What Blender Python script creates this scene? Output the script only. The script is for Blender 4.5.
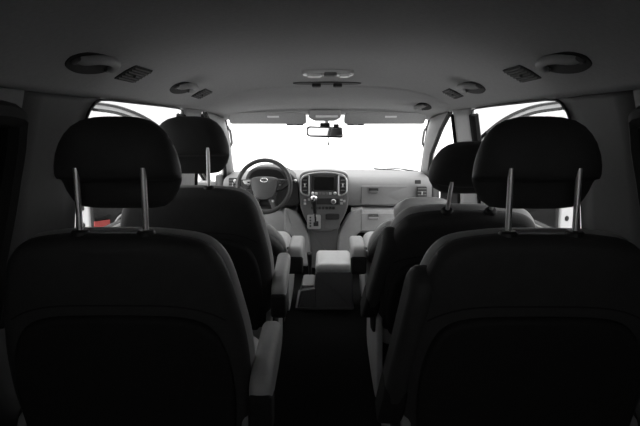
import bpy, bmesh, math, random
from mathutils import Vector, Matrix
random.seed(4)
for o in list(bpy.data.objects):
    bpy.data.objects.remove(o)
SC = bpy.context.scene
COL = SC.collection

# ------------------------------------------------------------------ camera
F = 623.0                       # focal length in pixels of a 640 x 426 frame
ZC = 1.12                       # eye height above the cabin floor
YAW = math.atan(7.0 / F)
PITCH = math.atan(88.0 / F)
cam_d = bpy.data.cameras.new('camera')
cam_d.sensor_width = 36.0
cam_d.sensor_fit = 'HORIZONTAL'
cam_d.lens = F / 640.0 * 36.0
cam_d.clip_start = 0.02
cam = bpy.data.objects.new('camera', cam_d)
COL.objects.link(cam)
cam.location = (0, 0, ZC)
cam.rotation_euler = (math.pi / 2 - PITCH, 0, YAW)
SC.camera = cam

# ------------------------------------------------------------------ light
WORLD_STRENGTH = 1.0
w = bpy.data.worlds.new('studio_white')
w.use_nodes = True
SC.world = w
w.node_tree.nodes['Background'].inputs[0].default_value = (1, 1, 1, 1)
w.node_tree.nodes['Background'].inputs[1].default_value = WORLD_STRENGTH
SC.view_settings.view_transform = 'Standard'
SC.view_settings.look = 'None'
SC.view_settings.gamma = 1.0
SC.view_settings.use_curve_mapping = False
SC.view_settings.exposure = 1.75
SC.cycles.max_bounces = 10
SC.cycles.diffuse_bounces = 6
SC.cycles.transparent_max_bounces = 16
SC.cycles.use_denoising = True

_R = cam.rotation_euler.to_matrix()


def W(u, v, Y):
    """the point on the plane at distance Y along the van that shows at pixel u, v"""
    d = _R @ Vector(((u - 320) / F, -(v - 213) / F, -1))
    k = Y / d.y
    return Vector((d.x * k, Y, ZC + d.z * k))


# ------------------------------------------------------------------ materials
def mat(name, col, rough=0.6, metal=0.0, noise=0.0, scale=60.0, bump=0.0, bscale=None, spec=0.5, coat=0.0, sheen=0.0):
    m = bpy.data.materials.new(name)
    m.use_nodes = True
    nt = m.node_tree
    b = nt.nodes['Principled BSDF']
    c = (col, col, col) if not isinstance(col, tuple) else col
    b.inputs['Base Color'].default_value = (*c, 1)
    b.inputs['Roughness'].default_value = rough
    b.inputs['Metallic'].default_value = metal
    b.inputs['Specular IOR Level'].default_value = spec
    if coat:
        b.inputs['Coat Weight'].default_value = coat
        b.inputs['Coat Roughness'].default_value = 0.1
    if sheen:
        b.inputs['Sheen Weight'].default_value = sheen
    tc = nt.nodes.new('ShaderNodeTexCoord')
    if noise:
        n = nt.nodes.new('ShaderNodeTexNoise')
        n.inputs['Scale'].default_value = scale
        n.inputs['Detail'].default_value = 3
        r = nt.nodes.new('ShaderNodeValToRGB')
        r.color_ramp.elements[0].position = 0.3
        r.color_ramp.elements[1].position = 0.7
        r.color_ramp.elements[0].color = (*[x * (1 - noise) for x in c], 1)
        r.color_ramp.elements[1].color = (*[min(1, x * (1 + noise)) for x in c], 1)
        nt.links.new(tc.outputs['Object'], n.inputs['Vector'])
        nt.links.new(n.outputs['Fac'], r.inputs['Fac'])
        nt.links.new(r.outputs['Color'], b.inputs['Base Color'])
    if bump:
        n2 = nt.nodes.new('ShaderNodeTexNoise')
        n2.inputs['Scale'].default_value = bscale or scale * 4
        n2.inputs['Detail'].default_value = 2
        bp = nt.nodes.new('ShaderNodeBump')
        bp.inputs['Strength'].default_value = bump
        bp.inputs['Distance'].default_value = 0.002
        nt.links.new(tc.outputs['Object'], n2.inputs['Vector'])
        nt.links.new(n2.outputs['Fac'], bp.inputs['Height'])
        nt.links.new(bp.outputs['Normal'], b.inputs['Normal'])
    return m


def glass_mat(name, tint, gloss=0.04):
    m = bpy.data.materials.new(name)
    m.use_nodes = True
    nt = m.node_tree
    nt.nodes.remove(nt.nodes['Principled BSDF'])
    out = nt.nodes['Material Output']
    t = nt.nodes.new('ShaderNodeBsdfTransparent')
    t.inputs[0].default_value = (tint, tint, tint, 1)
    g = nt.nodes.new('ShaderNodeBsdfGlossy')
    g.inputs['Roughness'].default_value = 0.03
    mx = nt.nodes.new('ShaderNodeMixShader')
    mx.inputs[0].default_value = gloss
    nt.links.new(t.outputs[0], mx.inputs[1])
    nt.links.new(g.outputs[0], mx.inputs[2])
    nt.links.new(mx.outputs[0], out.inputs[0])
    return m


M = {
    'headliner': mat('headliner_knit', 0.40, 0.95, noise=0.05, scale=90, bump=0.15, bscale=900, spec=0.1),
    'trim': mat('grey_trim_plastic', 0.34, 0.6, noise=0.03, scale=40, bump=0.1, bscale=700, spec=0.3),
    'trim_dark': mat('dark_trim_plastic', 0.085, 0.65, noise=0.04, scale=40, bump=0.1, bscale=700, spec=0.3),
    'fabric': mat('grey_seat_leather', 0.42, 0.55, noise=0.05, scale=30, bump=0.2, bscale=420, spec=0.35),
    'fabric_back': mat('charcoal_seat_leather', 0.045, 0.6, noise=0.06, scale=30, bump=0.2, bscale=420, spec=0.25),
    'back_panel': mat('black_vinyl', 0.02, 0.7, noise=0.06, scale=25, bump=0.15, bscale=500, spec=0.2),
    'pale_pad': mat('pale_padded_leather', 0.62, 0.45, noise=0.03, scale=40, bump=0.15, bscale=420, spec=0.4),
    'black': mat('black_plastic', 0.012, 0.5, bump=0.1, bscale=700),
    'rubber': mat('black_rubber', 0.01, 0.7, spec=0.2, bump=0.1, bscale=300),
    'carpet': mat('black_carpet', 0.012, 1.0, noise=0.3, scale=200, bump=0.6, bscale=900, spec=0.0),
    'dash': mat('dash_soft_plastic', 0.19, 0.65, noise=0.03, scale=50, bump=0.15, bscale=800, spec=0.3),
    'dash_light': mat('dash_light_plastic', 0.29, 0.6, noise=0.03, scale=50, bump=0.12, bscale=800, spec=0.3),
    'hood': mat('hood_plastic', 0.035, 0.6, noise=0.03, scale=60, bump=0.1, bscale=800, spec=0.3),
    'stack': mat('centre_stack_plastic', 0.10, 0.45, noise=0.03, scale=60, bump=0.05, bscale=800),
    'console': mat('console_plastic', 0.14, 0.55, noise=0.03, scale=60, bump=0.1, bscale=800),
    'silver': mat('satin_silver', 0.62, 0.32, metal=0.9, bump=0.03, bscale=900),
    'chrome': mat('polished_chrome', 0.8, 0.18, metal=1.0, bump=0.02, bscale=200),
    'post': mat('brushed_steel', 0.9, 0.36, metal=0.7, bump=0.05, bscale=600),
    'white_paint': mat('white_car_paint', 0.82, 0.3, noise=0.01, scale=5, coat=0.5),
    'red': mat('red_reflector', (0.70, 0.13, 0.12), 0.45, noise=0.05, scale=120, coat=0.5),
    'screen': mat('dark_screen', 0.012, 0.12, noise=0.05, scale=4),
    'lens': mat('lamp_lens', 0.92, 0.25, noise=0.04, scale=60),
    'mirror': mat('mirror_glass', 0.92, 0.02, metal=1.0, bump=0.005, bscale=10),
    'wheel': mat('wheel_leather', 0.025, 0.4, noise=0.05, scale=60, bump=0.2, bscale=600),
    'hub': mat('wheel_hub_plastic', 0.065, 0.5, noise=0.03, scale=50, bump=0.1, bscale=800),
    'ground': mat('studio_floor', 0.85, 0.8, noise=0.02, scale=0.6, spec=0.1),
    'glass': glass_mat('clear_glass', 0.97),
    'tint_light': glass_mat('light_tinted_glass', 0.36),
    'tint_rear': glass_mat('tailgate_glass', 0.65),
    'door_card': mat('charcoal_door_card', 0.05, 0.6, noise=0.04, scale=40, bump=0.1, bscale=700, spec=0.3),
    'tint': mat('privacy_glass', 0.006, 0.25, noise=0.1, scale=2),
}

# ------------------------------------------------------------------ helpers
WL = {}


def tag(o, label=None, cat=None, group=None, kind=None):
    if label:
        o['label'] = label
    if cat:
        o['category'] = cat
    if group:
        o['group'] = group
    if kind:
        o['kind'] = kind
    return o


def thing(name, loc, label, cat, group=None, kind=None):
    o = bpy.data.objects.new(name, None)
    COL.objects.link(o)
    o.empty_display_size = 0.05
    o.location = loc
    WL[o.name] = Vector(loc)
    return tag(o, label, cat, group, kind)


def obj(name, geo, m, parent=None, smooth=True, angle=40):
    """geo = (verts, faces) in world coordinates; origin goes to the middle of the mesh"""
    verts, faces = geo
    verts = [Vector(v) for v in verts]
    lo = Vector([min(v[i] for v in verts) for i in range(3)])
    hi = Vector([max(v[i] for v in verts) for i in range(3)])
    c = (lo + hi) / 2
    if parent is None:
        c.z = lo.z
    me = bpy.data.meshes.new(name)
    me.from_pydata([tuple(v - c) for v in verts], [], [tuple(f) for f in faces])
    bm = bmesh.new()
    bm.from_mesh(me)
    bmesh.ops.remove_doubles(bm, verts=bm.verts, dist=1e-6)
    bmesh.ops.recalc_face_normals(bm, faces=bm.faces)
    ca = math.radians(angle)
    for f in bm.faces:
        f.smooth = smooth
    for e in bm.edges:
        if len(e.link_faces) == 2 and e.calc_face_angle(0) > ca:
            e.smooth = False
    bm.to_mesh(me)
    bm.free()
    me.materials.append(M[m] if isinstance(m, str) else m)
    o = bpy.data.objects.new(name, me)
    COL.objects.link(o)
    if parent is None:
        o.location = c
    else:
        o.parent = parent
        o.location = c - WL[parent.name]
    if smooth:
        wn = o.modifiers.new('normals', 'WEIGHTED_NORMAL')
        wn.keep_sharp = True
        wn.weight = 60
    WL[o.name] = c
    return o


def join(*geos):
    V, Fc = [], []
    for g in geos:
        k = len(V)
        V += list(g[0])
        Fc += [[i + k for i in f] for f in g[1]]
    return V, Fc


def roundpoly(pts, r, n=5):
    """round the corners of a polygon; r may be a list"""
    out = []
    N = len(pts)
    for i in range(N):
        p0, p, p1 = Vector(pts[i - 1]), Vector(pts[i]), Vector(pts[(i + 1) % N])
        rr = r[i] if isinstance(r, (list, tuple)) else r
        a, b = (p0 - p), (p1 - p)
        la, lb = a.length, b.length
        rr = min(rr, la * 0.49, lb * 0.49)
        if rr < 1e-6:
            out.append(p)
            continue
        a, b = p + a / la * rr, p + b / lb * rr
        for k in range(n + 1):
            t = k / n
            out.append(a * (1 - t) ** 2 + p * 2 * t * (1 - t) + b * t * t)
    return out


def smoothpoly(pts, n=4, closed=True):
    out = []
    P = [Vector(p) for p in pts]
    N = len(P)
    rng = range(N) if closed else range(N - 1)
    for i in rng:
        if closed:
            p0, p1, p2, p3 = P[i - 1], P[i], P[(i + 1) % N], P[(i + 2) % N]
        else:
            p0, p1, p2, p3 = P[max(i - 1, 0)], P[i], P[i + 1], P[min(i + 2, N - 1)]
        for k in range(n):
            t = k / n
            out.append(0.5 * ((2 * p1) + (p2 - p0) * t + (2 * p0 - 5 * p1 + 4 * p2 - p3) * t * t + (3 * p1 - p0 - 3 * p2 + p3) * t ** 3))
    if not closed:
        out.append(P[-1])
    return out


def slab(outline, t0, t1, bevel=0.005, segs=3, bulge0=0.0, bulge1=0.0, xf=None):
    """a rounded slab: closed 2D outline (a, b), thickness t0..t1, rounded rims, faces that may bulge"""
    P = [Vector((p[0], p[1])) for p in outline]
    area = sum(P[i - 1].x * P[i].y - P[i].x * P[i - 1].y for i in range(len(P)))
    if area < 0:
        P.reverse()
    N = len(P)
    nor = []
    for i in range(N):
        d = (P[(i + 1) % N] - P[i - 1])
        d = d.normalized() if d.length > 1e-9 else Vector((1, 0))
        nor.append(Vector((-d.y, d.x)))
    bevel = min(bevel, abs(t1 - t0) / 2 * 0.999)
    prof = []
    for k in range(segs + 1):
        a = math.pi / 2 * k / segs
        prof.append((bevel * (1 - math.sin(a)), t0 + bevel * (1 - math.cos(a))))
    for k in range(segs, -1, -1):
        a = math.pi / 2 * k / segs
        prof.append((bevel * (1 - math.sin(a)), t1 - bevel * (1 - math.cos(a))))
    V, Fc = [], []
    for ins, t in prof:
        for i in range(N):
            q = P[i] + nor[i] * ins
            V.append((q.x, q.y, t))
    for r in range(len(prof) - 1):
        for i in range(N):
            j = (i + 1) % N
            Fc.append((r * N + i, r * N + j, (r + 1) * N + j, (r + 1) * N + i))

    def cap(start, t, bulge, flip):
        ring = list(range(start, start + N))
        if abs(bulge) < 1e-9:
            Fc.append(ring if not flip else ring[::-1])
            return
        c = Vector((sum(V[i][0] for i in ring) / N, sum(V[i][1] for i in ring) / N))
        base = [Vector((V[i][0], V[i][1])) for i in ring]
        prev = ring
        for s in (0.93, 0.82, 0.65, 0.42, 0.2):
            k0 = len(V)
            for q in base:
                p = c + (q - c) * s
                V.append((p.x, p.y, t + bulge * (1 - s ** 3)))
            cur = list(range(k0, k0 + N))
            for i in range(N):
                j = (i + 1) % N
                Fc.append((prev[i], prev[j], cur[j], cur[i]))
            prev = cur
        k0 = len(V)
        V.append((c.x, c.y, t + bulge))
        for i in range(N):
            Fc.append((prev[i], prev[(i + 1) % N], k0))
    cap(0, t0, -bulge0, True)
    cap((len(prof) - 1) * N, t1, bulge1, False)
    if xf:
        V = [xf(*v) for v in V]
    return V, Fc


def xz(Y):       # outline in x,z ; thickness t runs forward from the plane Y
    return lambda a, b, t: Vector((a, Y + t, b))


def xy(z):       # outline in x,y ; thickness up
    return lambda a, b, t: Vector((a, b, z + t))


def yz(X):       # outline in y,z ; thickness to +x
    return lambda a, b, t: Vector((X + t, a, b))


def px(pts, Y):
    """pixel outline -> (x, z) on the plane Y"""
    return [(W(u, v, Y).x, W(u, v, Y).z) for u, v in pts]


def prect(u0, v0, u1, v1, Y, r=0.004, n=4):
    return roundpoly(px([(u0, v0), (u1, v0), (u1, v1), (u0, v1)], Y), r, n)


def rect(a0, b0, a1, b1, r=0.01, n=4):
    return roundpoly([(a0, b0), (a1, b0), (a1, b1), (a0, b1)], r, n)


def tube(path, r, n=10, closed=False):
    P = [Vector(p) for p in path]
    R = r if isinstance(r, (list, tuple)) else [r] * len(P)
    V, Fc = [], []
    N = len(P)
    up = None
    for i, p in enumerate(P):
        if closed:
            d = P[(i + 1) % N] - P[i - 1]
        else:
            d = P[min(i + 1, N - 1)] - P[max(i - 1, 0)]
        d.normalize()
        if up is None:
            up = Vector((0, 0, 1)) if abs(d.z) < 0.9 else Vector((1, 0, 0))
        s = d.cross(up).normalized()
        up = s.cross(d).normalized()
        for k in range(n):
            a = 2 * math.pi * k / n
            V.append(p + (s * math.cos(a) + up * math.sin(a)) * R[i])
    for i in range(N if closed else N - 1):
        j = (i + 1) % N
        for k in range(n):
            l = (k + 1) % n
            Fc.append((i * n + k, i * n + l, j * n + l, j * n + k))
    if not closed:
        Fc.append(list(range(n))[::-1])
        Fc.append(list(range((N - 1) * n, N * n)))
    return V, Fc


def lathe(prof, centre, axis, n=20):
    """prof = [(radius, height)] turned about axis through centre"""
    c, ax = Vector(centre), Vector(axis).normalized()
    s = ax.orthogonal().normalized()
    t = ax.cross(s)
    V, Fc = [], []
    for r, h in prof:
        for k in range(n):
            a = 2 * math.pi * k / n
            V.append(c + ax * h + (s * math.cos(a) + t * math.sin(a)) * r)
    for i in range(len(prof) - 1):
        for k in range(n):
            l = (k + 1) % n
            Fc.append((i * n + k, i * n + l, (i + 1) * n + l, (i + 1) * n + k))
    Fc.append(list(range(n))[::-1])
    Fc.append(list(range((len(prof) - 1) * n, len(prof) * n)))
    return V, Fc


def loft(rows, closed_row=False, caps=False):
    V = [v for r in rows for v in r]
    n = len(rows[0])
    Fc = []
    for i in range(len(rows) - 1):
        for k in range(n if closed_row else n - 1):
            l = (k + 1) % n
            Fc.append((i * n + k, i * n + l, (i + 1) * n + l, (i + 1) * n + k))
    if caps:
        Fc.append(list(range(n))[::-1])
        Fc.append(list(range((len(rows) - 1) * n, len(rows) * n)))
    return V, Fc


def solidify(o, t, offset=1.0):
    md = o.modifiers.new('solid', 'SOLIDIFY')
    md.thickness = t
    md.offset = offset
    k = o.modifiers.find('normals')
    if k >= 0:
        o.modifiers.remove(o.modifiers[k])
    return o


# ================================================================== the cabin shell
def wx(z):
    """half width of the cabin lining at height z"""
    pts = [(-0.05, 0.79), (0.0, 0.80), (0.6, 0.805), (0.78, 0.79), (1.0, 0.755), (1.2, 0.71), (1.4, 0.66)]
    for (z0, x0), (z1, x1) in zip(pts, pts[1:]):
        if z <= z1:
            return x0 + (x1 - x0) * (z - z0) / (z1 - z0)
    return pts[-1][1]


fl = obj('floor', slab(rect(-0.80, -0.55, 0.80, 5.05, 0.02), -0.06, 0.0, 0.004, 1, xf=xy(0)), 'carpet', smooth=False)
tag(fl, 'black carpeted floor of the van cabin', 'floor', kind='structure')

gr = obj('ground', slab(rect(-14, -10, 14, 22, 0.5), -0.05, 0.0, 0.004, 1, xf=xy(-0.47)), 'ground', smooth=False)
tag(gr, 'white studio floor that the van stands on', 'floor', kind='structure')


def ceil_row(Y):
    """half profile of the headliner at Y, from the middle outwards"""
    def mixp(tab):
        for (y0, v0), (y1, v1) in zip(tab, tab[1:]):
            if Y <= y1:
                t = (Y - y0) / (y1 - y0)
                return v0 + (v1 - v0) * t
        return tab[-1][1]
    zc = mixp([(-1, 1.375), (2.4, 1.372), (2.9, 1.362), (3.3, 1.338), (3.40, 1.332), (3.42, 1.322), (3.6, 1.298), (3.9, 1.245), (4.14, 1.185), (4.3, 1.17)])
    ze = mixp([(-1, 1.20), (3.5, 1.20), (3.9, 1.18), (4.3, 1.13)])
    xe = mixp([(-1, 0.712), (3.4, 0.712), (4.14, 0.675), (4.3, 0.665)])
    prof = [(0, 1), (0.25, 0.985), (0.45, 0.93), (0.6, 0.83), (0.74, 0.66), (0.84, 0.46), (0.92, 0.25), (0.97, 0.1), (1.0, 0.0)]
    return [(xe * a, Y, ze + (zc - ze) * b) for a, b in prof]


rows = []
for Y in [-0.56, 0.2, 0.8, 1.4, 2.0, 2.5, 2.9, 3.1, 3.3, 3.38, 3.395, 3.40, 3.42, 3.425, 3.44, 3.5, 3.6, 3.75, 3.9, 4.02, 4.14]:
    h = ceil_row(Y)
    rows.append([(-x, y, z) for x, y, z in h[:0:-1]] + h)
ce = obj('ceiling', loft(rows), 'headliner', angle=60)
solidify(ce, 0.05, 1.0 if ce.data.polygons[0].normal.z > 0 else -1.0)
tag(ce, 'pale grey knit headliner over the whole cabin', 'ceiling', kind='structure')


def strip(levels, side, inset=0.0):
    """a piece of side lining: rows (z, Y0, Y1)"""
    rows = []
    for z, y0, y1 in levels:
        rows.append([(side * (wx(z) - inset), y0 + (y1 - y0) * k / 4, z) for k in range(5)])
    return loft(rows)


def wall_piece(name, levels, side, m, parent=None, thick=0.05, inset=0.0):
    o = obj(name, strip(levels, side, inset), m, parent, angle=50)
    n = o.data.polygons[0].normal
    solidify(o, thick, 1.0 if n.x * side > 0 else -1.0)
    return o


for side, nm in ((-1, 'left'), (1, 'right')):
    wa = thing('wall_' + nm, (side * 0.8, 1.0, 0), 'dark grey side lining of the van cabin on the ' + ('steering wheel side' if side < 0 else 'glove box side'), 'wall', kind='structure')
    # rear quarter: around the dark window
    wall_piece('quarter_panel', [(0, -0.55, 1.9), (0.35, -0.55, 1.9), (0.62, -0.55, 1.9)], side, 'trim_dark', wa)
    wall_piece('quarter_panel', [(0.62, -0.55, 0.1), (0.8, -0.55, 0.1), (1.0, -0.55, 0.1), (1.15, -0.55, 0.1)], side, 'trim_dark', wa)
    wall_piece('quarter_panel', [(1.15, -0.55, 1.48), (1.2, -0.55, 1.48)], side, 'trim_dark', wa)
    wall_piece('rear_pillar_trim', [(0.62, 1.48, 1.93), (0.8, 1.48, 1.91), (0.95, 1.48, 1.885), (1.08, 1.48, 1.87), (1.13, 1.48, 1.875), (1.16, 1.48, 1.89), (1.185, 1.48, 1.925), (1.2, 1.48, 1.97)], side, 'trim_dark', wa)
    # pillar between the sliding door and the front door
    wall_piece('centre_pillar', [(0, 3.24, 3.72), (0.4, 3.24, 3.72), (0.72, 3.2, 3.72), (0.9, 3.18, 3.66), (1.05, 3.16, 3.635), (1.16, 3.14, 3.60), (1.2, 3.12, 3.58)], side, 'trim', wa, thick=0.015)
    # belt guide on that pillar
    obj('belt_guide', slab(rect(3.33, 0.86, 3.41, 1.0, 0.02), 0, 0.02, 0.006, 2, xf=lambda a, b, t, s=side: Vector((s * (wx(b) - 0.012 + 0.0 - t), a, b))), 'black', wa)
    # front hinge panel beside the dash
    wall_piece('hinge_panel', [(0, 4.66, 5.04), (0.4, 4.66, 5.04), (0.74, 4.7, 5.04)], side, 'trim_dark', wa)
    # windscreen pillar
    a_scr = [(0.672, 4.10, 1.175), (0.685, 4.28, 1.09), (0.71, 4.55, 0.955), (0.742, 4.85, 0.81), (0.757, 5.0, 0.735)]
    a_mid = [(0.66, 3.94, 1.165), (0.668, 4.19, 1.075), (0.69, 4.5, 0.925), (0.725, 4.78, 0.795), (0.75, 4.92, 0.71)]
    a_door = [(0.705, 3.62, 1.19), (0.715, 3.95, 1.09), (0.73, 4.37, 0.92), (0.765, 4.66, 0.79), (0.79, 4.82, 0.70)]
    rws = []
    for p, q, r_ in zip(a_scr, a_mid, a_door):
        pts = smoothpoly([p, q, r_], 4, closed=False)
        rws.append([(side * v.x, v.y, v.z) for v in pts])
    ap = obj('windscreen_pillar', loft(rws), 'trim', wa, angle=60)
    n = ap.data.polygons[0].normal
    solidify(ap, 0.04, 1.0 if n.x * side > 0 else -1.0)
    # rubber seals round the openings
    def seal(pts, r=0.011, off=-0.004, m='rubber'):
        obj('rubber_seal', tube([(side * (wx(z) + off), y, z) for y, z in pts], r, 8), m, wa)
    seal([(3.24, 0.02), (3.24, 0.4), (3.2, 0.72), (3.165, 0.95), (3.145, 1.08), (3.12, 1.17)], 0.024, 0.006)
    seal([(1.935, 0.62), (1.915, 0.8), (1.885, 0.95), (1.87, 1.08), (1.875, 1.13), (1.89, 1.16), (1.925, 1.185), (1.965, 1.197), (2.05, 1.2), (2.3, 1.2), (2.7, 1.2), (3.0, 1.198), (3.09, 1.19), (3.12, 1.17)], 0.004, m='trim_dark')
    obj('rubber_seal', tube([(side * x, y, z) for x, y, z in a_door], 0.014, 8), 'rubber', wa)
    seal([(3.585, 1.18), (3.635, 1.05), (3.66, 0.9), (3.72, 0.72), (3.72, 0.3), (3.72, 0.02)], 0.012)
    # sill
    obj('door_sill', slab(rect(1.9, -0.10, 4.7, 0.02, 0.01), 0, 0.1, 0.006, 2, xf=lambda a, b, t, s=side: Vector((s * (0.79 + t), a, b))), 'trim_dark', wa)
    # closed sliding door: panel below, lightly tinted window above
    sd = thing('door_%d' % (3 if side < 0 else 4), (side * 0.82, 2.55, 0), 'closed sliding side door with a lightly tinted window, ' + ('steering wheel side' if side < 0 else 'glove box side'), 'door', kind='structure')
    wall_piece('door_card', [(0.02, 1.93, 3.23), (0.3, 1.93, 3.23), (0.6, 1.93, 3.21), (0.735, 1.925, 3.2)], side, 'trim_dark', sd, thick=0.04, inset=-0.012)
    wall_piece('window_ledge', [(0.69, 1.94, 3.2), (0.72, 1.94, 3.2), (0.74, 1.94, 3.2)], side, 'trim', sd, thick=0.02, inset=0.006)
    gl_ = [(0.735, 1.93, 3.2), (0.85, 1.915, 3.185), (1.0, 1.885, 3.165), (1.1, 1.88, 3.145), (1.16, 1.9, 3.13), (1.2, 1.98, 3.12)]
    obj('pane', strip(gl_, side, -0.02), 'tint_light', sd)
    obj('door_pull', slab(rect(3.0, 0.5, 3.1, 0.62, 0.03), 0, 0.03, 0.01, 3, xf=lambda a, b, t, s=side: Vector((s * (0.815 - t), a, b))), 'black', sd)
    # dark window of the rear quarter
    wi = thing('window_%d' % (2 if side < 0 else 3), (side * 0.78, 0.85, 0.62), 'very dark privacy window of the rear side wall with a black surround', 'window', kind='structure')
    yy = [0.1, 0.25, 0.6, 1.0, 1.3, 1.4, 1.48]
    zz = [0.62, 0.66, 0.8, 1.0, 1.12, 1.15]
    obj('pane', loft([[(side * (wx(z) + 0.02), y, z) for y in yy] for z in zz]), 'tint', wi)
    ring = smoothpoly([(0.11, 0.7), (0.11, 1.05), (0.18, 1.14), (0.8, 1.145), (1.38, 1.145), (1.46, 1.1), (1.46, 0.95), (1.43, 0.8), (1.41, 0.68), (1.33, 0.632), (0.8, 0.632), (0.2, 0.632)], 4)
    obj('window_surround', tube([(side * (wx(z) - 0.002), y, z) for y, z in ring], 0.03, 8, True), 'rubber', wi)

bw = thing('wall_back', (0, -0.52, 0), 'dark lining of the closed tailgate', 'wall', kind='structure')
for a0, b0, a1, b1 in ((-0.80, 0, 0.80, 0.80), (-0.80, 0.80, -0.60, 1.36), (0.60, 0.80, 0.80, 1.36), (-0.60, 1.22, 0.60, 1.36)):
    obj('tailgate_panel', slab(rect(a0, b0, a1, b1, 0.004), -0.05, 0.0, 0.004, 2, xf=xz(-0.5)), 'trim_dark', bw)
rw = thing('window_4', (0, -0.53, 0.80), 'tinted tailgate window behind the rear seats', 'window', kind='structure')
obj('pane', slab(rect(-0.61, 0.79, 0.61, 1.23, 0.03), -0.035, -0.03, 0.001, 1, xf=xz(-0.5)), 'tint_rear', rw)
fw = obj('wall_front', slab(rect(-0.79, 0, 0.79, 0.735, 0.02), 0.0, 0.05, 0.005, 2, xf=xz(5.0)), 'carpet')
tag(fw, 'black carpeted bulkhead under the windscreen', 'wall', kind='structure')

# windscreen
ws = thing('window_1', (0, 4.98, 0.74), 'wide clear windscreen above the dashboard', 'window', kind='structure')
rows = []
for k in range(9):
    t = k / 8
    y = 4.12 + (5.0 - 4.12) * t
    z = 1.178 + (0.742 - 1.178) * t
    xw = 0.672 + (0.76 - 0.672) * t
    rows.append([(xw * a, y + 0.10 * (1 - a * a), z + 0.02 * (1 - a * a)) for a in [-1, -.75, -.5, -.25, 0, .25, .5, .75, 1]])
obj('pane', loft(rows), 'glass', ws)
for s in (-1, 1):
    obj('rubber_seal', tube([(s * x, y, z) for x, y, z in ((0.668, 4.13, 1.165), (0.684, 4.3, 1.085), (0.709, 4.57, 0.95), (0.741, 4.87, 0.805), (0.755, 5.0, 0.742))], 0.008, 8), 'rubber', ws)
wp = thing('windscreen_wiper', (0.5, 5.03, 0.76), 'thin black wiper resting along the foot of the windscreen', 'wiper')
obj('blade', tube([(0.38, 5.12, 0.765), (0.52, 5.10, 0.758), (0.70, 5.05, 0.742)], 0.007, 6), 'rubber', wp)
obj('arm', tube([(0.48, 5.115, 0.772), (0.60, 5.09, 0.766), (0.74, 5.05, 0.745)], [0.004, 0.006, 0.008], 6), 'black', wp)


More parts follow.
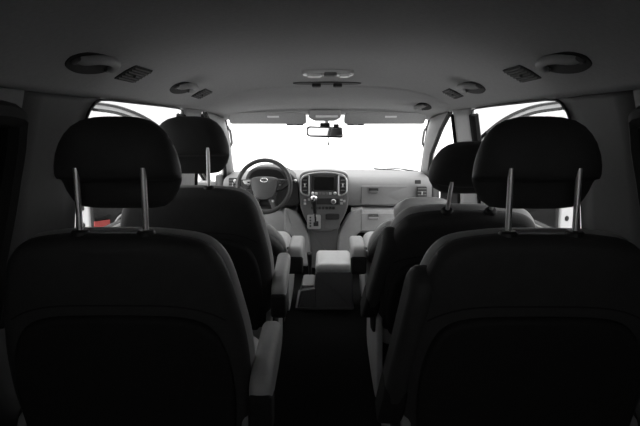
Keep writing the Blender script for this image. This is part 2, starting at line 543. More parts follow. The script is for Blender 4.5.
# ------------------------------------------------------------------ open front doors
def open_door(side, num, label, reflector, ang):
    th = math.radians(ang)
    hx, hy = 0.86, 4.75
    s_, c_ = math.sin(th), math.cos(th)

    def D(d, h, w_):
        return Vector((side * (hx + d * s_ + w_ * c_), hy - d * c_ + w_ * s_, h))
    dr = thing('door_%d' % num, D(0.5, -0.22, 0.05), label, 'door', kind='structure')
    lower = roundpoly([(0, -0.2), (1.04, -0.2), (1.1, -0.1), (1.1, 0.74), (0.0, 0.70)], [0.05, 0.08, 0.08, 0.02, 0.02])
    obj('door_shell', slab(lower, 0, 0.13, 0.012, 3, xf=D), 'white_paint', dr)
    card = roundpoly([(0.03, -0.12), (1.04, -0.12), (1.085, -0.04), (1.085, 0.735), (0.03, 0.70)], 0.04)
    obj('door_card', slab(card, -0.025, 0.005, 0.012, 3, xf=D), 'door_card', dr)
    obj('window_ledge', slab(roundpoly([(0.03, 0.62), (1.045, 0.655), (1.045, 0.735), (0.03, 0.70)], 0.015), -0.05, 0.0, 0.012, 3, xf=D), 'trim', dr)
    obj('arm_rest', slab(roundpoly([(0.25, 0.46), (0.78, 0.47), (0.80, 0.53), (0.25, 0.52)], 0.02), -0.09, -0.02, 0.015, 3, xf=D), 'door_card', dr)
    obj('door_pocket', slab(roundpoly([(0.1, -0.05), (0.96, -0.05), (0.96, 0.2), (0.5, 0.24), (0.1, 0.2)], 0.05), -0.07, -0.02, 0.015, 3, xf=D), 'door_card', dr)
    pull = smoothpoly([D(0.945, 0.46, -0.03), D(0.92, 0.52, -0.05), D(0.875, 0.55, -0.06), D(0.81, 0.555, -0.03)], 5, closed=False)
    obj('pull_handle', tube(pull, 0.009, 8), 'silver', dr)
    if reflector:
        r_ = obj('reflector', slab(roundpoly([(0.965, 0.478), (1.078, 0.478), (1.078, 0.518), (0.965, 0.518)], 0.004), -0.032, -0.02, 0.003, 2, xf=D), 'red', dr)
        r_['label'] = 'red door reflector'
        obj('grip_recess', slab(roundpoly([(0.955, 0.52), (1.078, 0.52), (1.078, 0.54), (0.955, 0.55)], 0.006), -0.03, -0.02, 0.003, 2, xf=D), 'black', dr)
    for h in ((0.60, 0.49) if side < 0 else (0.545,)):
        obj('bolt', lathe([(0.0165, -0.004), (0.0165, 0.005), (0.008, 0.009)], D(1.1, h, 0.055), (side * s_, -c_, 0), 12), 'black', dr)
    obj('latch_plate', slab(roundpoly([(0.035, 0.36), (0.1, 0.36), (0.1, 0.47), (0.035, 0.47)], 0.01), 0, 0.006, 0.002, 2, xf=lambda a, b, t: D(1.1 + t, b, a)), 'silver', dr)
    top = smoothpoly([(0.02, 0.70), (0.16, 0.87), (0.35, 1.02), (0.58, 1.165), (0.8, 1.242), (1.0, 1.268), (1.13, 1.274), (1.165, 1.24), (1.15, 1.0), (1.10, 0.72)], 5, closed=False)

    def band(w0, w1, t0, t1, m, name, bev=0.005):
        outl, inn = [], []
        n = len(top)
        for i, p in enumerate(top):
            d = (top[min(i + 1, n - 1)] - top[max(i - 1, 0)]).normalized()
            nn = Vector((d.y, -d.x))
            outl.append(p + nn * w0)
            inn.append(p + nn * w1)
        rws = []
        for a, b in zip(outl, inn):
            rws.append([D(a.x, a.y, t0), D(a.x, a.y, t1), D(b.x, b.y, t1), D(b.x, b.y, t0)])
        obj(name, loft(rws, True, True), m, dr, angle=50)
    band(0.0, 0.055, 0.02, 0.06, 'silver', 'window_frame')
    band(0.008, 0.020, 0.004, 0.022, 'rubber', 'frame_seal')
    band(0.044, 0.062, 0.012, 0.022, 'rubber', 'glass_channel')
    pane = [p for p in top] + []
    obj('pane', slab([(p.x, p.y) for p in roundpoly([(0.05, 0.69), (0.18, 0.83), (0.37, 0.98), (0.6, 1.12), (0.82, 1.195), (1.06, 1.22), (1.06, 0.72)], 0.02)], 0.035, 0.04, 0.001, 1, xf=D), 'glass', dr)
    return dr


open_door(-1, 1, 'white front door swung open beside the steering wheel, red reflector on its panel', True, 35.5)
open_door(1, 2, 'white front door swung open beside the glove box, no reflector showing', False, 32)


# ================================================================== seats
def superring(hw, t0, t1, n=28, e=3.2):
    out = []
    tm, th = (t0 + t1) / 2, (t1 - t0) / 2
    for k in range(n):
        a = 2 * math.pi * k / n
        c, s = math.cos(a), math.sin(a)
        out.append((hw * math.copysign(abs(c) ** (2 / e), c), tm + th * math.copysign(abs(s) ** (2 / e), s)))
    return out


def seat(name, X, Yp, tilt_deg, label, group, inner='down', front=False, arm_tilt=8, arm_y=0.0, arm_z=0.0, rest_up=0.0, nz=0.0, wk=1.0):
    """a cabin seat facing +Y. X centre, Yp the recliner pivot, tilt of the backrest from vertical"""
    root = thing(name, (X, Yp + 0.2, 0), label, 'seat', group)
    ti = math.radians(tilt_deg)
    ZP = 0.38
    side = -1 if X < 0 else 1
    ins = -side                      # direction towards the aisle

    def B(x, s, t):                  # backrest frame: x across, s up the back, t forwards
        return Vector((X + x, Yp - s * math.sin(ti) + t * math.cos(ti), ZP + s * math.cos(ti) + t * math.sin(ti) + nz))
    half = [(0.20, -0.03), (0.262, 0.0), (0.282, 0.10), (0.285, 0.19), (0.279, 0.28), (0.263, 0.37), (0.245, 0.45), (0.222, 0.498), (0.185, 0.526), (0.12, 0.538), (0.06, 0.542)]
    half = [(x * wk, s) for x, s in half]
    out = half + [(-x, s) for x, s in half[::-1]]
    ol = smoothpoly(out, 3)
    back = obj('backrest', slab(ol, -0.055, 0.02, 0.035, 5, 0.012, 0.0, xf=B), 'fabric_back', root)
    # padded front cushion of the backrest, a little wider than the shell
    ol2 = smoothpoly([(x * 1.02, s * 0.985) for x, s in out], 3)
    obj('back_cushion', slab(ol2, -0.004, 0.062, 0.032, 5, 0.0, 0.02, xf=B), 'fabric', back)
    # rear panel with its rounded upper edge
    hp = [(0.17, -0.01), (0.235, 0.0), (0.252, 0.10), (0.25, 0.2), (0.235, 0.28), (0.205, 0.335), (0.15, 0.36), (0.06, 0.367)]
    hp = [(x * wk, s) for x, s in hp]
    op = smoothpoly(hp + [(-x, s) for x, s in hp[::-1]], 3)
    obj('back_panel', slab(op, -0.083, -0.05, 0.014, 4, 0.004, 0, xf=B), 'back_panel', back)
    # seam between upper band and lower body
    seam = [B(x * wk, 0.392 - 0.045 * (abs(x) / 0.24) ** 4, -0.0665 + 0.013 * (abs(x) / 0.24) ** 3) for x in [-.24 + .48 * k / 28 for k in range(29)]]
    obj('seam', tube(seam, 0.002, 6), 'back_panel', back)
    # headrest on two steel posts
    s0 = 0.537 + rest_up
    lev = [(.050, .075, .02, .05), (.054, .098, .008, .058), (.068, .118, .0, .066), (.09, .131, -.004, .07), (.11, .138, -.008, .072),
           (.118, .140, -.02, .072), (.122, .1415, -.048, .072), (.132, .142, -.056, .07), (.150, .1405, -.060, .068), (.175, .135, -.060, .064),
           (.200, .1255, -.056, .060), (.220, .1135, -.048, .053), (.236, .098, -.038, .043), (.248, .078, -.024, .030), (.255, .050, -.010, .018), (.257, .022, .0, .01)]
    tb = math.radians(13 if tilt_deg < 20 else 0)

    def H(x, s, t):                  # the headrest stands straighter than the back
        ds = s - 0.535
        return B(x, 0.535 + ds * math.cos(tb) - (t + 0.028) * math.sin(tb), -0.028 + ds * math.sin(tb) + (t + 0.028) * math.cos(tb))
    rows = [[H(x * 0.975, s0 + s, t + 0.04) for x, t in superring(hw, t0, t1, e=2.7)] for s, hw, t0, t1 in lev]
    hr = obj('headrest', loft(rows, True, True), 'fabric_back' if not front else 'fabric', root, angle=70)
    for q in (-1, 1):
        obj('post', tube([H(q * 0.072, 0.50, -0.010), H(q * 0.072, 0.60, -0.010), H(q * 0.072, s0 + 0.15, -0.010)], 0.0068, 12), 'post', hr)
        obj('post_guide', lathe([(0.021, 0), (0.021, 0.010), (0.016, 0.016), (0.009, 0.017)], H(q * 0.072, 0.535, -0.010), H(0, 1, 0) - H(0, 0, 0), 14), 'black', back)
    # cushion
    co = roundpoly([(-0.27, -0.03), (0.27, -0.03), (0.265, 0.47), (0.22, 0.52), (-0.22, 0.52), (-0.265, 0.47)], [0.04, 0.04, 0.05, 0.06, 0.06, 0.05])
    cush = obj('cushion', slab(co, 0.27, 0.43, 0.05, 5, 0, 0.018, xf=lambda a, b, t: Vector((X + a * (0.84 if front else 1), Yp + b, t + 0.03 * max(0, b)))), 'fabric', root)
    for q in (-1, 1):
        # moulded cover along each side of the cushion
        sc_ = smoothpoly([(-0.1, 0.10), (0.1, 0.08), (0.42, 0.12), (0.47, 0.22), (0.42, 0.31), (0.1, 0.30), (0.02, 0.40), (-0.06, 0.42), (-0.1, 0.3)], 3)
        obj('side_cover', slab(sc_, -0.012, 0.012, 0.008, 3, xf=lambda a, b, t, q=q: Vector((X + q * 0.272 * (0.84 if front else 1) + t, Yp + a, b))), 'trim', root)
        obj('seat_rail', slab(rect(-0.02, 0.0, 0.48, 0.035, 0.008), -0.018, 0.018, 0.004, 2, xf=lambda a, b, t, q=q: Vector((X + q * 0.19 + t, Yp + a, b))), 'black', root)
    obj('pedestal', slab(rect(-0.235, 0.02, 0.235, 0.46, 0.03), 0.03, 0.28, 0.02, 3, xf=lambda a, b, t: Vector((X + a * (0.84 if front else 1), Yp + b, t))), 'back_panel', root)
    # armrest towards the aisle
    if inner == 'down':
        at = math.radians(arm_tilt)
        L = 0.36

        def A(a, b, t):
            y, z = a * math.cos(at) - b * math.sin(at), a * math.sin(at) + b * math.cos(at)
            return Vector((X + ins * (0.312 * (0.9 if front else 1.0) + t), Yp - 0.13 + arm_y + y, 0.50 + arm_z + z))
        pad = roundpoly([(0.0, -0.045), (L - 0.05, -0.02), (L, 0.02), (L - 0.02, 0.052), (0.05, 0.052), (0.0, 0.03)], [0.03, 0.04, 0.03, 0.03, 0.04, 0.03])
        aw_ = 0.040 if front else 0.027
        ar = obj('armrest', slab(pad, -aw_, aw_, 0.02, 4, xf=A), 'fabric', root)
        hb = roundpoly([(-0.012, -0.085), (0.06, -0.10), (0.08, -0.01), (-0.012, 0.012)], 0.02)
        obj('pivot_cover', slab(hb, -aw_ - 0.001, aw_ + 0.001, 0.012, 3, xf=A), 'back_panel', ar)
    else:
        le = math.radians(9.0)

        def A(a, b, t):              # a along the back, b forwards, t outwards
            x = 0.305 - a * math.sin(le) + t
            return B(ins * x, 0.09 + a * math.cos(le), b)
        pad = roundpoly([(0.0, -0.05), (0.33, -0.06), (0.37, -0.03), (0.37, 0.02), (0.33, 0.05), (0.02, 0.05)], [0.03, 0.05, 0.03, 0.03, 0.04, 0.03])
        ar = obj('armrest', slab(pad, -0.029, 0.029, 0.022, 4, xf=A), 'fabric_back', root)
        obj('pivot_cover', slab(roundpoly([(-0.05, -0.05), (0.07, -0.05), (0.07, 0.045), (-0.05, 0.045)], 0.03), -0.03, 0.03, 0.012, 3, xf=A), 'back_panel', ar)
    # recliner cover at the hinge
    for q in (-1, 1):
        obj('recliner_cover', lathe([(0.055, -0.012), (0.055, 0.006), (0.04, 0.014), (0.01, 0.016)], (X + q * 0.286 * (0.82 if front else 1), Yp, ZP), (q, 0, 0), 18), 'back_panel', root)
    return root


seat('van_seat', -0.465, 1.479, 15, 'dark rear seat with lowered armrest behind the steering wheel side', 'rear row seats', 'down', arm_tilt=5, nz=-0.012)
seat('van_seat', 0.463, 1.479, 15, 'dark rear seat with armrest raised on the glove box side', 'rear row seats', 'up', nz=-0.012)
seat('van_seat', -0.49, 2.34, 15, 'upright middle row seat with its armrest lowered, one row behind the driver seat', 'middle row seats', 'down')
seat('van_seat', 0.47, 2.34, 31.5, 'middle row seat leaning back with raised armrest, behind the front passenger seat', 'middle row seats', 'up', rest_up=-0.02)
seat('van_seat', -0.45, 3.47, 66, 'pale grey driver seat reclined far back behind the steering wheel', 'front row seats', 'down', front=True, wk=0.78, arm_tilt=2, arm_y=-0.10, arm_z=-0.08)
seat('van_seat', 0.45, 3.47, 64, 'pale grey front passenger seat reclined far back, facing the glove box', 'front row seats', 'down', front=True, wk=0.78, arm_tilt=2, arm_y=-0.10, arm_z=-0.08)

# ================================================================== dashboard
db = thing('dashboard', (0, 4.6, 0.35), 'grey moulded dashboard running under the windscreen', 'dashboard')


def dash_loft(prof, x0, x1, n=24, curve=0.05):
    rows = []
    for k in range(n + 1):
        x = x0 + (x1 - x0) * k / n
        e = (abs(x) / 0.75) ** 4
        rows.append([(x, y - curve * e if y < 4.9 else y + 0.085 * (1 - (x / 0.745) ** 2), z - 0.012 * e) for y, z in prof])
    return loft(rows, True, True)


upper = smoothpoly([(5.0, 0.748), (4.8, 0.757), (4.62, 0.75), (4.53, 0.735), (4.475, 0.70), (4.455, 0.63), (4.468, 0.555), (4.50, 0.545), (4.7, 0.55), (4.99, 0.55)], 4)
obj('upper_body', dash_loft(upper, -0.745, 0.745), 'dash', db)
lower = smoothpoly([(4.6, 0.528), (4.46, 0.524), (4.418, 0.505), (4.402, 0.45), (4.42, 0.365), (4.46, 0.350), (4.6, 0.36)], 4)
obj('lower_panel', dash_loft(lower, 0.175, 0.74, 12), 'dash_light', db)
obj('lower_panel', dash_loft(lower, -0.74, -0.215, 12), 'dash_light', db)
# side sweeps flowing from the lower panel down to the tunnel
SWEEP = [(347, 217), (352, 212), (357, 209.3), (363, 208.3), (364, 220), (363, 231), (357, 235), (352, 246), (348, 264), (338, 264), (338, 238), (342, 226)]
MC = 323.8
for sg in (1, -1):
    pts = [(MC + sg * (u - MC), v) for u, v in SWEEP]
    obj('knee_sweep', slab(smoothpoly(px(pts, 4.40), 3), 0, 0.10, 0.018, 4, xf=xz(4.396)), 'dash_light', db)
obj('tunnel_panel', slab(prect(308, 226, 339, 268, 4.42, 0.01), 0, 0.1, 0.01, 3, xf=xz(4.415)), 'stack', db)
# glove boxes
g1 = obj('glove_box_lid', slab(prect(361, 186, 413, 204.5, 4.45, 0.012), 0, 0.05, 0.006, 3, xf=xz(4.449)), 'dash', db)
obj('handle', slab(roundpoly(px([(369, 188), (378.5, 188), (378.5, 190.5), (376, 194), (371, 194), (369, 190.5)], 4.44), 0.006), 0, 0.02, 0.004, 2, xf=xz(4.434)), 'black', g1)
obj('handle_lip', slab(prect(369.5, 190.8, 378, 193.8, 4.43, 0.006), 0, 0.015, 0.004, 2, xf=xz(4.428)), 'stack', g1)
g2 = obj('glove_box_lid', slab(prect(361, 213, 412, 231, 4.40, 0.012), 0, 0.05, 0.006, 3, xf=xz(4.392)), 'dash_light', db)
obj('handle', slab(prect(368.5, 213.6, 378.5, 217, 4.39, 0.004), 0, 0.02, 0.004, 2, xf=xz(4.386)), 'stack', g2)
obj('handle_lip', slab(prect(368.5, 217.2, 378.5, 219.5, 4.38, 0.004), 0, 0.02, 0.004, 2, xf=xz(4.378)), 'dash_light', g2)


def vent(u0, v0, u1, v1, Y, parent, n=4):
    f = obj('air_vent', slab(prect(u0, v0, u1, v1, Y, 0.008), 0, 0.04, 0.004, 2, xf=xz(Y)), 'black', parent)
    a, b = W(u0, v0, Y), W(u1, v1, Y)
    for k in range(n):
        z = b.z + (a.z - b.z) * (k + 0.8) / (n + 0.6)
        obj('slat', slab(rect(a.x + 0.006, z - 0.004, b.x - 0.006, z + 0.004, 0.002, 2), -0.006, 0.012, 0.002, 1, xf=xz(Y)), 'stack', f)
    m_ = (a + b) / 2
    obj('slider', slab(rect(m_.x - 0.004, m_.z - 0.012, m_.x + 0.004, m_.z + 0.012, 0.003, 2), -0.012, 0.0, 0.003, 1, xf=xz(Y)), 'silver', f)
    return f


vent(417, 186.5, 427, 200, 4.39, db)
vent(228.5, 178, 237.5, 191, 4.39, db)
obj('speaker_grille', slab(prect(415, 180, 421, 184, 4.40, 0.006), 0, 0.02, 0.003, 2, xf=xz(4.40)), 'black', db)
# centre stack
SY = 4.36
st_out = smoothpoly(px([(299.5, 179), (301, 174), (306, 171.5), (315, 170.2), (324, 169.8), (333, 170.2), (342, 171.5), (347, 174), (348.7, 179), (348.7, 198), (347.5, 208), (344, 217), (339, 226), (334, 231), (324, 232), (314, 232), (309, 226), (304, 217), (300.7, 208), (299.5, 198)], SY), 3)
stk = obj('centre_stack', slab(st_out, 0, 0.20, 0.014, 4, xf=xz(SY)), 'stack', db)
obj('face_plate', slab(smoothpoly(px([(302, 178), (305, 174.5), (315, 172.8), (324, 172.4), (333, 172.8), (343, 174.5), (346.3, 178), (346.3, 193), (341, 196.5), (324, 197.5), (307, 196.5), (302, 193)], SY), 3), -0.006, 0.01, 0.004, 2, xf=xz(SY)), 'stack', stk)
for sg in (1, -1):
    lp = px([(MC + sg * (u - MC), v) for u, v in [(338.5, 175), (344, 176.2), (346.8, 179.5), (346.8, 191.5), (344, 194.5), (338.5, 195.8)]], SY - 0.01)
    lp = roundpoly(lp, 0.012, 3)
    obj('vent_bezel', tube([(p.x, SY - 0.010, p.y) for p in lp], 0.006, 8, True), 'silver', stk)
    u0, u1 = sorted((MC + sg * 16, MC + sg * 22))
    vent(u0, 177.5, u1, 193.2, SY - 0.014, stk, 4)
arch = smoothpoly([(p[0], p[1]) for p in px([(302.5, 177), (306, 174.6), (315, 172.8), (324, 172.3), (333, 172.8), (342, 174.6), (345.5, 177)], SY)], 4, closed=False)
obj('bezel_arch', tube([(p.x, SY - 0.008, p.y) for p in arch], 0.0045, 8), 'silver', stk)
obj('screen_surround', slab(prect(311.5, 175.4, 336.5, 191, SY, 0.006), -0.012, 0.0, 0.003, 2, xf=xz(SY)), 'black', stk)
obj('display_screen', slab(prect(314, 176.4, 334, 189.8, SY, 0.003), -0.015, -0.005, 0.001, 1, xf=xz(SY)), 'screen', stk)
for k, u in enumerate((316.3, 319.8, 323.3, 326.8, 330.3)):
    obj('button', slab(prect(u - 1.3, 192.2, u + 1.3, 194.6, SY, 0.002), -0.014, 0, 0.002, 1, xf=xz(SY)), 'silver' if k in (0, 4) else 'console', stk)
for u in (312.7, 335.0):
    p = W(u, 193.2, SY)
    obj('knob', lathe([(0.012, 0), (0.011, 0.016), (0.008, 0.019)], (p.x, SY - 0.005, p.z), (0, -1, 0), 14), 'silver', stk)
for u, v in ((305, 200.3), (305, 203.6), (309, 199.5), (341.5, 200), (341.5, 203.4), (344.2, 201)):
    obj('button', slab(prect(u - 1.2, v - 1.1, u + 1.2, v + 1.1, SY, 0.002), -0.008, 0, 0.002, 1, xf=xz(SY)), 'silver', stk)
obj('climate_panel', slab(prect(311, 198.4, 339, 204.4, SY, 0.008), -0.006, 0.0, 0.003, 2, xf=xz(SY)), 'black', stk)
p = W(333.5, 201.4, SY)
obj('dial', lathe([(0.018, 0), (0.018, 0.014), (0.014, 0.018)], (p.x, SY - 0.004, p.z), (0, -1, 0), 18), 'silver', stk)
obj('dial_cap', lathe([(0.012, 0), (0.012, 0.004)], (p.x, SY - 0.021, p.z), (0, -1, 0), 16), 'stack', stk)
for k in range(7):
    u = 312.6 + k * 3.5
    obj('button', slab(prect(u - 1.3, 206.6, u + 1.3, 209.2, SY, 0.002), -0.006, 0, 0.002, 1, xf=xz(SY)), 'black', stk)
obj('shift_plate', slab(prect(307.3, 214.6, 320.8, 229, SY, 0.012), -0.008, 0.0, 0.004, 2, xf=xz(SY)), 'silver', stk)
obj('shift_gate', slab(roundpoly(px([(314.5, 217), (316.5, 217), (316.5, 221), (318.5, 221), (318.5, 226), (313.5, 226), (313.5, 222), (314.5, 222)], SY), 0.003, 2), -0.011, -0.005, 0.001, 1, xf=xz(SY)), 'black', stk)
for k in range(4):
    obj('gate_mark', slab(prect(309.6, 216.6 + k * 2.8, 311.2, 218.2 + k * 2.8, SY, 0.001, 2), -0.010, -0.005, 0.001, 1, xf=xz(SY)), 'black', stk)
obj('ashtray_lid', slab(prect(324.5, 213.5, 340, 229, SY, 0.025), -0.004, 0.0, 0.003, 2, xf=xz(SY)), 'stack', stk)
obj('dark_pocket', slab(prect(325.5, 213.6, 339.5, 219.4, SY, 0.012), -0.012, 0.0, 0.004, 2, xf=xz(SY)), 'black', stk)  # raised black slab standing for the dark inside of an open pocket
# gear lever
gl = thing('gear_lever', W(315.5, 222, 4.36), 'chrome-topped gear lever rising from the dashboard shift plate', 'gear lever')
p0, p1 = W(315.5, 222, 4.342), W(314, 200, 4.23)
obj('shaft', tube([p0, p0.lerp(p1, 0.5), p1], 0.007, 10), 'chrome', gl)
obj('shaft_sleeve', tube([p0.lerp(p1, 0.42), p0.lerp(p1, 0.75), p1], [0.012, 0.015, 0.019], 12), 'black', gl)
dl = (p1 - p0).normalized()
obj('knob', lathe([(0.012, -0.008), (0.021, 0.0), (0.024, 0.012), (0.022, 0.024), (0.013, 0.031), (0.003, 0.033)], p1, dl, 20), 'chrome', gl)

# instrument hood and cluster
hood = smoothpoly(px([(245, 186), (246.5, 176), (251, 169.5), (258, 166.8), (267, 166.2), (276, 167), (284, 169.5), (291, 173.5), (297, 181), (300, 192), (299, 205), (272, 206), (246, 205)], 4.42), 4)
obj('instrument_hood', slab(hood, 0, 0.30, 0.02, 4, xf=xz(4.40)), 'hood', db)
clu = smoothpoly(px([(248.5, 186), (249.5, 177), (253.5, 171.5), (259, 169.3), (267, 168.8), (275, 169.4), (281, 172.2), (284.8, 178), (286, 186)], 4.40), 4)
obj('instrument_cluster', slab(clu, -0.006, 0.02, 0.004, 2, xf=xz(4.40)), 'rubber', db)

# steering wheel
SWC = W(264.4, 186.5, 4.25)
aw = math.radians(22)
e1, e2, en = Vector((1, 0, 0)), Vector((0, math.sin(aw), math.cos(aw))), Vector((0, -math.cos(aw), math.sin(aw)))


def S(a, b, t):
    return SWC + e1 * a + e2 * b + en * t


sw = thing('steering_wheel', SWC - en * 0.05, 'dark leather steering wheel with a small silver emblem on its hub', 'steering wheel')
obj('rim', tube([S(0.180 * math.cos(a), 0.186 * math.sin(a), 0.012) for a in [2 * math.pi * k / 48 for k in range(48)]], 0.0155, 12, True), 'wheel', sw)
hub = smoothpoly([(-0.088, 0.052), (-0.04, 0.066), (0.04, 0.066), (0.088, 0.052), (0.09, 0.0), (0.075, -0.05), (0.05, -0.085), (0, -0.095), (-0.05, -0.085), (-0.075, -0.05), (-0.09, 0.0)], 4)
hubo = obj('hub', slab(hub, -0.03, 0.022, 0.012, 4, 0, 0.008, xf=S), 'hub', sw)
for sg in (-1, 1):
    sp = roundpoly([(sg * 0.075, 0.056), (sg * 0.174, 0.045), (sg * 0.176, 0.012), (sg * 0.13, -0.022), (sg * 0.08, -0.04)], 0.01)
    so = obj('spoke', slab(sp, -0.02, 0.012, 0.008, 3, xf=S), 'wheel', sw)
    obj('spoke_trim', slab(roundpoly([(sg * 0.092, 0.044), (sg * 0.15, 0.038), (sg * 0.135, 0.014), (sg * 0.095, 0.006)], 0.006), 0.008, 0.017, 0.003, 2, xf=S), 'silver' if sg < 0 else 'black', so)
    for k in range(3):
        obj('button', slab(rect(sg * 0.108 - 0.008, -0.012 + 0.018 * k - 0.006, sg * 0.108 + 0.008, -0.012 + 0.018 * k + 0.006, 0.003, 3), 0.012, 0.021, 0.003, 2, xf=S), 'black' if k != 1 else 'console', so)
    lo_ = roundpoly([(sg * 0.02, -0.07), (sg * 0.055, -0.072), (sg * 0.085, -0.155), (sg * 0.06, -0.172)], 0.008)
    obj('spoke', slab(lo_, -0.02, 0.004, 0.006, 3, xf=S), 'hub', sw)
    obj('spoke_rivet', lathe([(0.008, 0), (0.008, 0.004), (0.004, 0.006)], S(sg * 0.062, -0.105, 0.003), en, 12), 'silver', sw)
# emblem: an oval ring around a slanted letter H
em = obj('emblem', tube([S(0.024 * math.cos(a), 0.036 + 0.0135 * math.sin(a), 0.031) for a in [2 * math.pi * k / 28 for k in range(28)]], 0.0022, 6, True), 'chrome', hubo)
for x in (-0.009, 0.009):
    obj('emblem_bar', tube([S(x - 0.004, 0.028, 0.031), S(x + 0.004, 0.044, 0.031)], 0.0026, 6), 'chrome', hubo)
obj('emblem_bar', tube([S(-0.009, 0.034, 0.031), S(0.009, 0.038, 0.031)], 0.0022, 6), 'chrome', hubo)
obj('column_shroud', slab(roundpoly([(-0.075, -0.13), (0.075, -0.13), (0.085, 0.03), (-0.085, 0.03)], 0.03), -0.125, -0.035, 0.02, 3, xf=S), 'black', sw)
for sg, nm in ((-1, 'wiper'), (1, 'light')):
    s0_, s1_ = S(sg * 0.07, 0.02, -0.06), S(sg * 0.205, 0.052, -0.045)
    obj('stalk', tube([s0_, s0_.lerp(s1_, 0.6), s1_], [0.007, 0.008, 0.011], 8), 'black', sw)
    obj('stalk_tip', lathe([(0.0105, 0), (0.0105, 0.012), (0.006, 0.016)], s1_, s1_ - s0_, 10), 'silver', sw)

# ------------------------------------------------------------------ centre console box
cx = W(333.5, 300, 3.75).x
cc = thing('centre_console', (cx, 3.88, 0), 'grey floor console box with pale padded lid between the front seats', 'console')
body = roundpoly([(-0.118, 0.0), (0.122, 0.0), (0.112, 0.232), (-0.112, 0.232)], 0.012)
obj('body', slab(body, 0, 0.42, 0.012, 3, xf=lambda a, b, t: Vector((cx + a, 3.70 + t, b))), 'console', cc)
lid = roundpoly([(-0.112, 0), (0.112, 0), (0.112, 0.36), (-0.112, 0.36)], 0.03)
obj('padded_lid', slab(lid, 0.225, 0.285, 0.028, 4, 0, 0.01, xf=lambda a, b, t: Vector((cx + a, 3.695 + b, t + 0.05 * b))), 'pale_pad', cc)
foot = roundpoly([(-0.225, 0.0), (-0.10, 0.0), (-0.10, 0.13), (-0.20, 0.12)], [0.01, 0, 0, 0.02])
obj('cup_holder_base', slab(foot, 0, 0.36, 0.012, 3, xf=lambda a, b, t: Vector((cx + a, 3.705 + t, b))), 'console', cc)
obj('cup_holder_tray', slab(rect(-0.195, 0.02, -0.12, 0.30, 0.02), 0.118, 0.142, 0.006, 2, xf=lambda a, b, t: Vector((cx + a, 3.72 + b, t))), 'trim', cc)
obj('base_flange', slab(roundpoly([(-0.235, -0.008), (0.125, -0.008), (0.125, 0.42), (-0.235, 0.42)], 0.02), 0.0, 0.012, 0.004, 2, xf=lambda a, b, t: Vector((cx + a, 3.70 + b, t))), 'console', cc)
# hand brake beside it
hb_ = thing('hand_brake', (-0.115, 4.28, 0.0), 'black hand brake lever standing beside the floor console', 'lever')
obj('lever', tube([(-0.115, 4.28, 0.03), (-0.117, 4.24, 0.13), (-0.12, 4.19, 0.25)], [0.012, 0.013, 0.018], 10), 'black', hb_)
obj('boot', lathe([(0.05, 0.0), (0.045, 0.02), (0.03, 0.06), (0.018, 0.08)], (-0.115, 4.28, 0.0), (0, -0.2, 1), 14), 'rubber', hb_)

# ================================================================== headliner fittings
def ceil_z(x, Y):
    h = ceil_row(Y)
    ax = abs(x)
    for (x0, _, z0), (x1, _, z1) in zip(h, h[1:]):
        if ax <= x1:
            return z0 + (z1 - z0) * (ax - x0) / (x1 - x0)
    return h[-1][2]


def frame_at(x, Y):
    """point on the headliner with its downward normal, forward and sideways directions"""
    p = Vector((x, Y, ceil_z(x, Y)))
    e = 0.02
    dx = Vector((2 * e, 0, ceil_z(x + e, Y) - ceil_z(x - e, Y))).normalized()
    dy = Vector((0, 2 * e, ceil_z(x, Y + e) - ceil_z(x, Y - e))).normalized()
    n = -dx.cross(dy)
    if n.z > 0:
        n = -n
    return p, dx, dy, n.normalized()


def grab_handle(x, Y, L, label, group):
    p, dx, dy, n = frame_at(x, Y)
    th = thing('grab_handle', p, label, 'handle', group)

    sg = 1 if x > 0 else -1

    def G(a, b, t):
        return p + dy * a + dx * (b * sg) + n * t
    rec = smoothpoly([(-L / 2 - 0.035, 0.0), (-L / 2, -0.032), (0, -0.042), (L / 2, -0.032), (L / 2 + 0.035, 0.0), (L / 2, 0.034), (0, 0.05), (-L / 2, 0.034)], 4)
    obj('recess_shade_plate', slab(rec, -0.012, 0.004, 0.004, 2, xf=G), 'back_panel', th)  # black plate: shade of the handle cavity put into its colour
    path = smoothpoly([G(-L / 2, 0.0, 0.0), G(-L / 2 + 0.012, -0.012, 0.012), G(-L / 2 + 0.05, -0.034, 0.018), G(0, -0.042, 0.02), G(L / 2 - 0.05, -0.034, 0.018), G(L / 2 - 0.012, -0.012, 0.014), G(L / 2, 0.004, 0.0)], 4, closed=False)
    obj('grip', tube(path, 0.0125, 10), 'trim', th)
    for q in (-1, 1):
        obj('end_cap', slab(rect(q * L / 2 - 0.016, -0.012, q * L / 2 + 0.016, 0.014, 0.01), 0.0, 0.012, 0.005, 2, xf=G), 'trim_dark', th)
    return th


def roof_vent(x, Y, label, group):
    p, dx, dy, n = frame_at(x, Y)
    th = thing('roof_vent', p, label, 'air vent', group)

    def G(a, b, t):
        return p + dy * a + dx * b + n * t
    obj('housing', slab(rect(-0.095, -0.04, 0.095, 0.04, 0.012), -0.012, 0.005, 0.004, 2, xf=G), 'back_panel', th)
    for k in range(6):
        b = -0.029 + 0.0116 * k
        obj('slat', slab(rect(-0.085, b - 0.003, 0.085, b + 0.003, 0.002, 2), 0.002, 0.009, 0.002, 1, xf=G), 'door_card', th)
    obj('slider', slab(rect(-0.014, -0.006, 0.014, 0.006, 0.003, 2), 0.008, 0.014, 0.003, 1, xf=G), 'door_card', th)


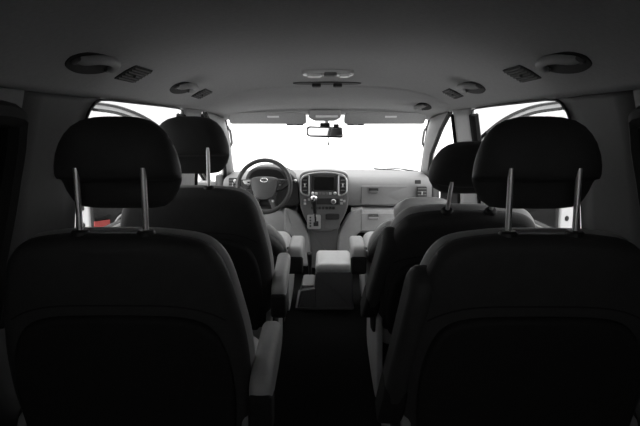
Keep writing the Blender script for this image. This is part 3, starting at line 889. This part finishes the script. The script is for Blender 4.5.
for s, wd in ((-1, 'steering wheel'), (1, 'glove box')):
    grab_handle(s * 0.60, 1.63, 0.22, 'large roof grab handle over the rear seat, %s side' % wd, 'roof grab handles')
    grab_handle(s * 0.60, 2.64, 0.24, 'roof grab handle over the middle row, %s side' % wd, 'roof grab handles')
    roof_vent(s * 0.60, 1.97, 'dark slatted roof vent ahead of the rear grab handle, %s side' % wd, 'roof vents')
    roof_vent(s * 0.60, 3.03, 'small slatted roof vent ahead of the middle row grab handle, %s side' % wd, 'roof vents')

# assist handles on the windscreen pillars
for s, wd in ((-1, 'steering wheel'), (1, 'glove box')):
    a0, a1 = Vector((s * 0.672, 4.22, 1.10)), Vector((s * 0.694, 4.46, 0.975))
    gh = thing('pillar_handle', a1, 'slim curved handle on the windscreen pillar, %s side' % wd, 'handle', 'windscreen pillar handles')
    mid = (a0 + a1) / 2 + Vector((-s * 0.022, -0.02, 0.0))
    path = smoothpoly([a0, a0.lerp(a1, 0.12) + Vector((-s * 0.018, -0.01, 0)), mid, a0.lerp(a1, 0.88) + Vector((-s * 0.018, -0.01, 0)), a1], 5, closed=False)
    obj('grip', tube(path, 0.009, 10), 'trim', gh)
    for q in (a0, a1):
        obj('mount', lathe([(0.018, -0.015), (0.018, 0.006), (0.012, 0.012)], q, (-s, 0, 0), 12), 'trim_dark', gh)
fh = grab_handle(0.57, 3.75, 0.16, 'round-ended front grab handle at the windscreen corner above the glove box', 'roof grab handles')

# dome lamp
p, dx, dy, n = frame_at(0.004, 2.86)
dm = thing('dome_lamp', p, 'wide chrome-rimmed roof lamp with clear lenses in the middle of the headliner', 'lamp')


def G0(a, b, t):
    return p + dx * a + dy * b + n * t


obj('housing', slab(rect(-0.115, -0.035, 0.115, 0.05, 0.03), -0.01, 0.022, 0.008, 3, xf=G0), 'silver', dm)
for a0, a1 in ((-0.095, -0.028), (0.05, 0.098)):
    obj('lens', slab(rect(a0, -0.034, a1, 0.03, 0.012), 0.008, 0.03, 0.006, 3, xf=G0), 'lens', dm)
obj('switch', slab(rect(-0.018, -0.038, 0.04, 0.03, 0.008), 0.01, 0.027, 0.004, 2, xf=G0), 'console', dm)

# roof tray: dark slab for the recess's shade, black blocks for its holes
p2, dx2, dy2, n2 = frame_at(0.0, 3.30)
ot = thing('roof_console', p2, 'dark shallow roof recess with two black blocks standing for dark holes in front of the roof lamp', 'roof console')


def G1(a, b, t):
    return p2 + dx2 * a + dy2 * b + n2 * t


obj('tray', slab(smoothpoly([(-0.175, -0.02), (-0.09, -0.045), (0.09, -0.045), (0.175, -0.02), (0.14, 0.03), (0, 0.04), (-0.14, 0.03)], 4), -0.008, 0.008, 0.004, 2, xf=G1), 'trim_dark', ot)
for q in (-1, 1):
    obj('knob', slab(rect(q * 0.055 - 0.024, -0.03, q * 0.055 + 0.024, 0.02, 0.012), 0.004, 0.024, 0.006, 3, xf=G1), 'black', ot)  # raised black block in place of a dark hole

# sun visors
for (u0, u1, lab) in ((229.5, 306.5, 'grey folded sun visor over the steering wheel'), (344, 424.5, 'grey folded sun visor over the glove box')):
    Y = 4.06
    a, b = W(u0, 112.5, Y), W(u1, 124.0, Y)
    sv = thing('sun_visor', ((a.x + b.x) / 2, Y, b.z), lab, 'sun visor', 'sun visors')

    def V_(x, h, t):
        return Vector((x, Y + 0.02 - (h - b.z) * 1.1 + t, h))
    ol = roundpoly([(a.x, a.z), (b.x, a.z), (b.x, b.z), (a.x, b.z)], [0.03, 0.03, 0.018, 0.018])
    pn = obj('panel', slab(ol, -0.022, 0.002, 0.010, 3, xf=V_), 'headliner', sv)
    cx_ = (a.x + b.x) / 2
    obj('visor_label', slab(rect(cx_ + 0.0, a.z - 0.034, cx_ + 0.075, a.z - 0.022, 0.002, 2), -0.024, -0.02, 0.0008, 1, xf=V_), 'lens', pn)
    inner = b.x if u0 < 300 else a.x
    sgn = -1 if u0 < 300 else 1
    obj('hinge_rod', tube([V_(inner + sgn * 0.02, b.z - 0.002, -0.01), V_(inner + sgn * 0.13, b.z - 0.002, -0.01)], 0.007, 8), 'trim_dark', sv)
    obj('clip', slab(rect(inner + sgn * 0.075 - 0.014, b.z - 0.010, inner + sgn * 0.075 + 0.014, b.z + 0.006, 0.004, 3), -0.024, -0.002, 0.004, 2, xf=V_), 'trim', sv)

# reading lamp panel between the visors
rl = thing('map_lamp', (W(325, 116, 4.05).x, 4.05, 1.18), 'small roof panel with reading lamp above the rear-view mirror', 'lamp')
ol = roundpoly(px([(309, 110.5), (340.5, 110.5), (341, 117.5), (335, 121), (314.5, 121), (308.5, 117.5)], 4.05), 0.012)
pl_ = obj('panel', slab(ol, 0, 0.03, 0.008, 3, xf=lambda a, b, t: Vector((a, 4.035 + t - (b - 1.15) * 0.9, b))), 'headliner', rl)
obj('lens', slab(prect(315.5, 115.2, 338, 117.6, 4.04, 0.006), 0, 0.01, 0.003, 2, xf=lambda a, b, t: Vector((a, 4.029 + t - (b - 1.15) * 0.9, b))), 'lens', pl_)

# rear-view mirror
MY = 4.02
mr = thing('rear_view_mirror', W(326, 128, MY), 'black rear-view mirror hanging at the top of the windscreen', 'mirror')
mo = roundpoly(px([(306.3, 127.6), (309, 126), (342, 127.2), (343, 136.8), (341.5, 138), (309.5, 137), (306.3, 135.2)], MY), 0.008)
MYAW = -math.tan(math.radians(10.3))
ho = obj('housing', slab(mo, 0, 0.05, 0.012, 3, xf=lambda a, b, t: Vector((a, MY + t + (a + 0.02) * MYAW, b))), 'black', mr)
obj('mirror_glass', slab(roundpoly(px([(307.8, 128.4), (310, 127.4), (341, 128.4), (341.6, 135.8), (310, 135.6), (307.8, 134.2)], MY), 0.006), -0.003, 0.005, 0.001, 1, xf=lambda a, b, t: Vector((a, MY + t + (a + 0.02) * MYAW, b))), 'mirror', mr)
obj('stalk', tube([W(327, 130, MY + 0.04), W(327, 124, MY + 0.09), W(326.5, 120, MY + 0.16)], [0.012, 0.011, 0.014], 10), 'black', mr)
obj('sensor_box', slab(prect(333.5, 124, 339, 129, MY + 0.05, 0.006), 0, 0.05, 0.006, 2, xf=xz(MY + 0.05)), 'black', mr)
obj('mount', slab(prect(320, 122.8, 330, 127.4, MY + 0.05, 0.006), 0, 0.06, 0.006, 2, xf=xz(MY + 0.05)), 'black', mr)
# small charm hanging from the mirror
q0, q1 = W(328.6, 137, MY + 0.0), W(328.3, 145.2, MY + 0.0)
ch = thing('mirror_charm', q1, 'tiny dark charm dangling on a thread below the mirror', 'charm')
obj('thread', tube([q0, q1], 0.003, 6), 'black', ch)
obj('pendant', lathe([(0.002, 0.022), (0.005, 0.012), (0.007, 0.004), (0.003, 0.0)], q1, (0, 0, 1), 10), 'black', ch)
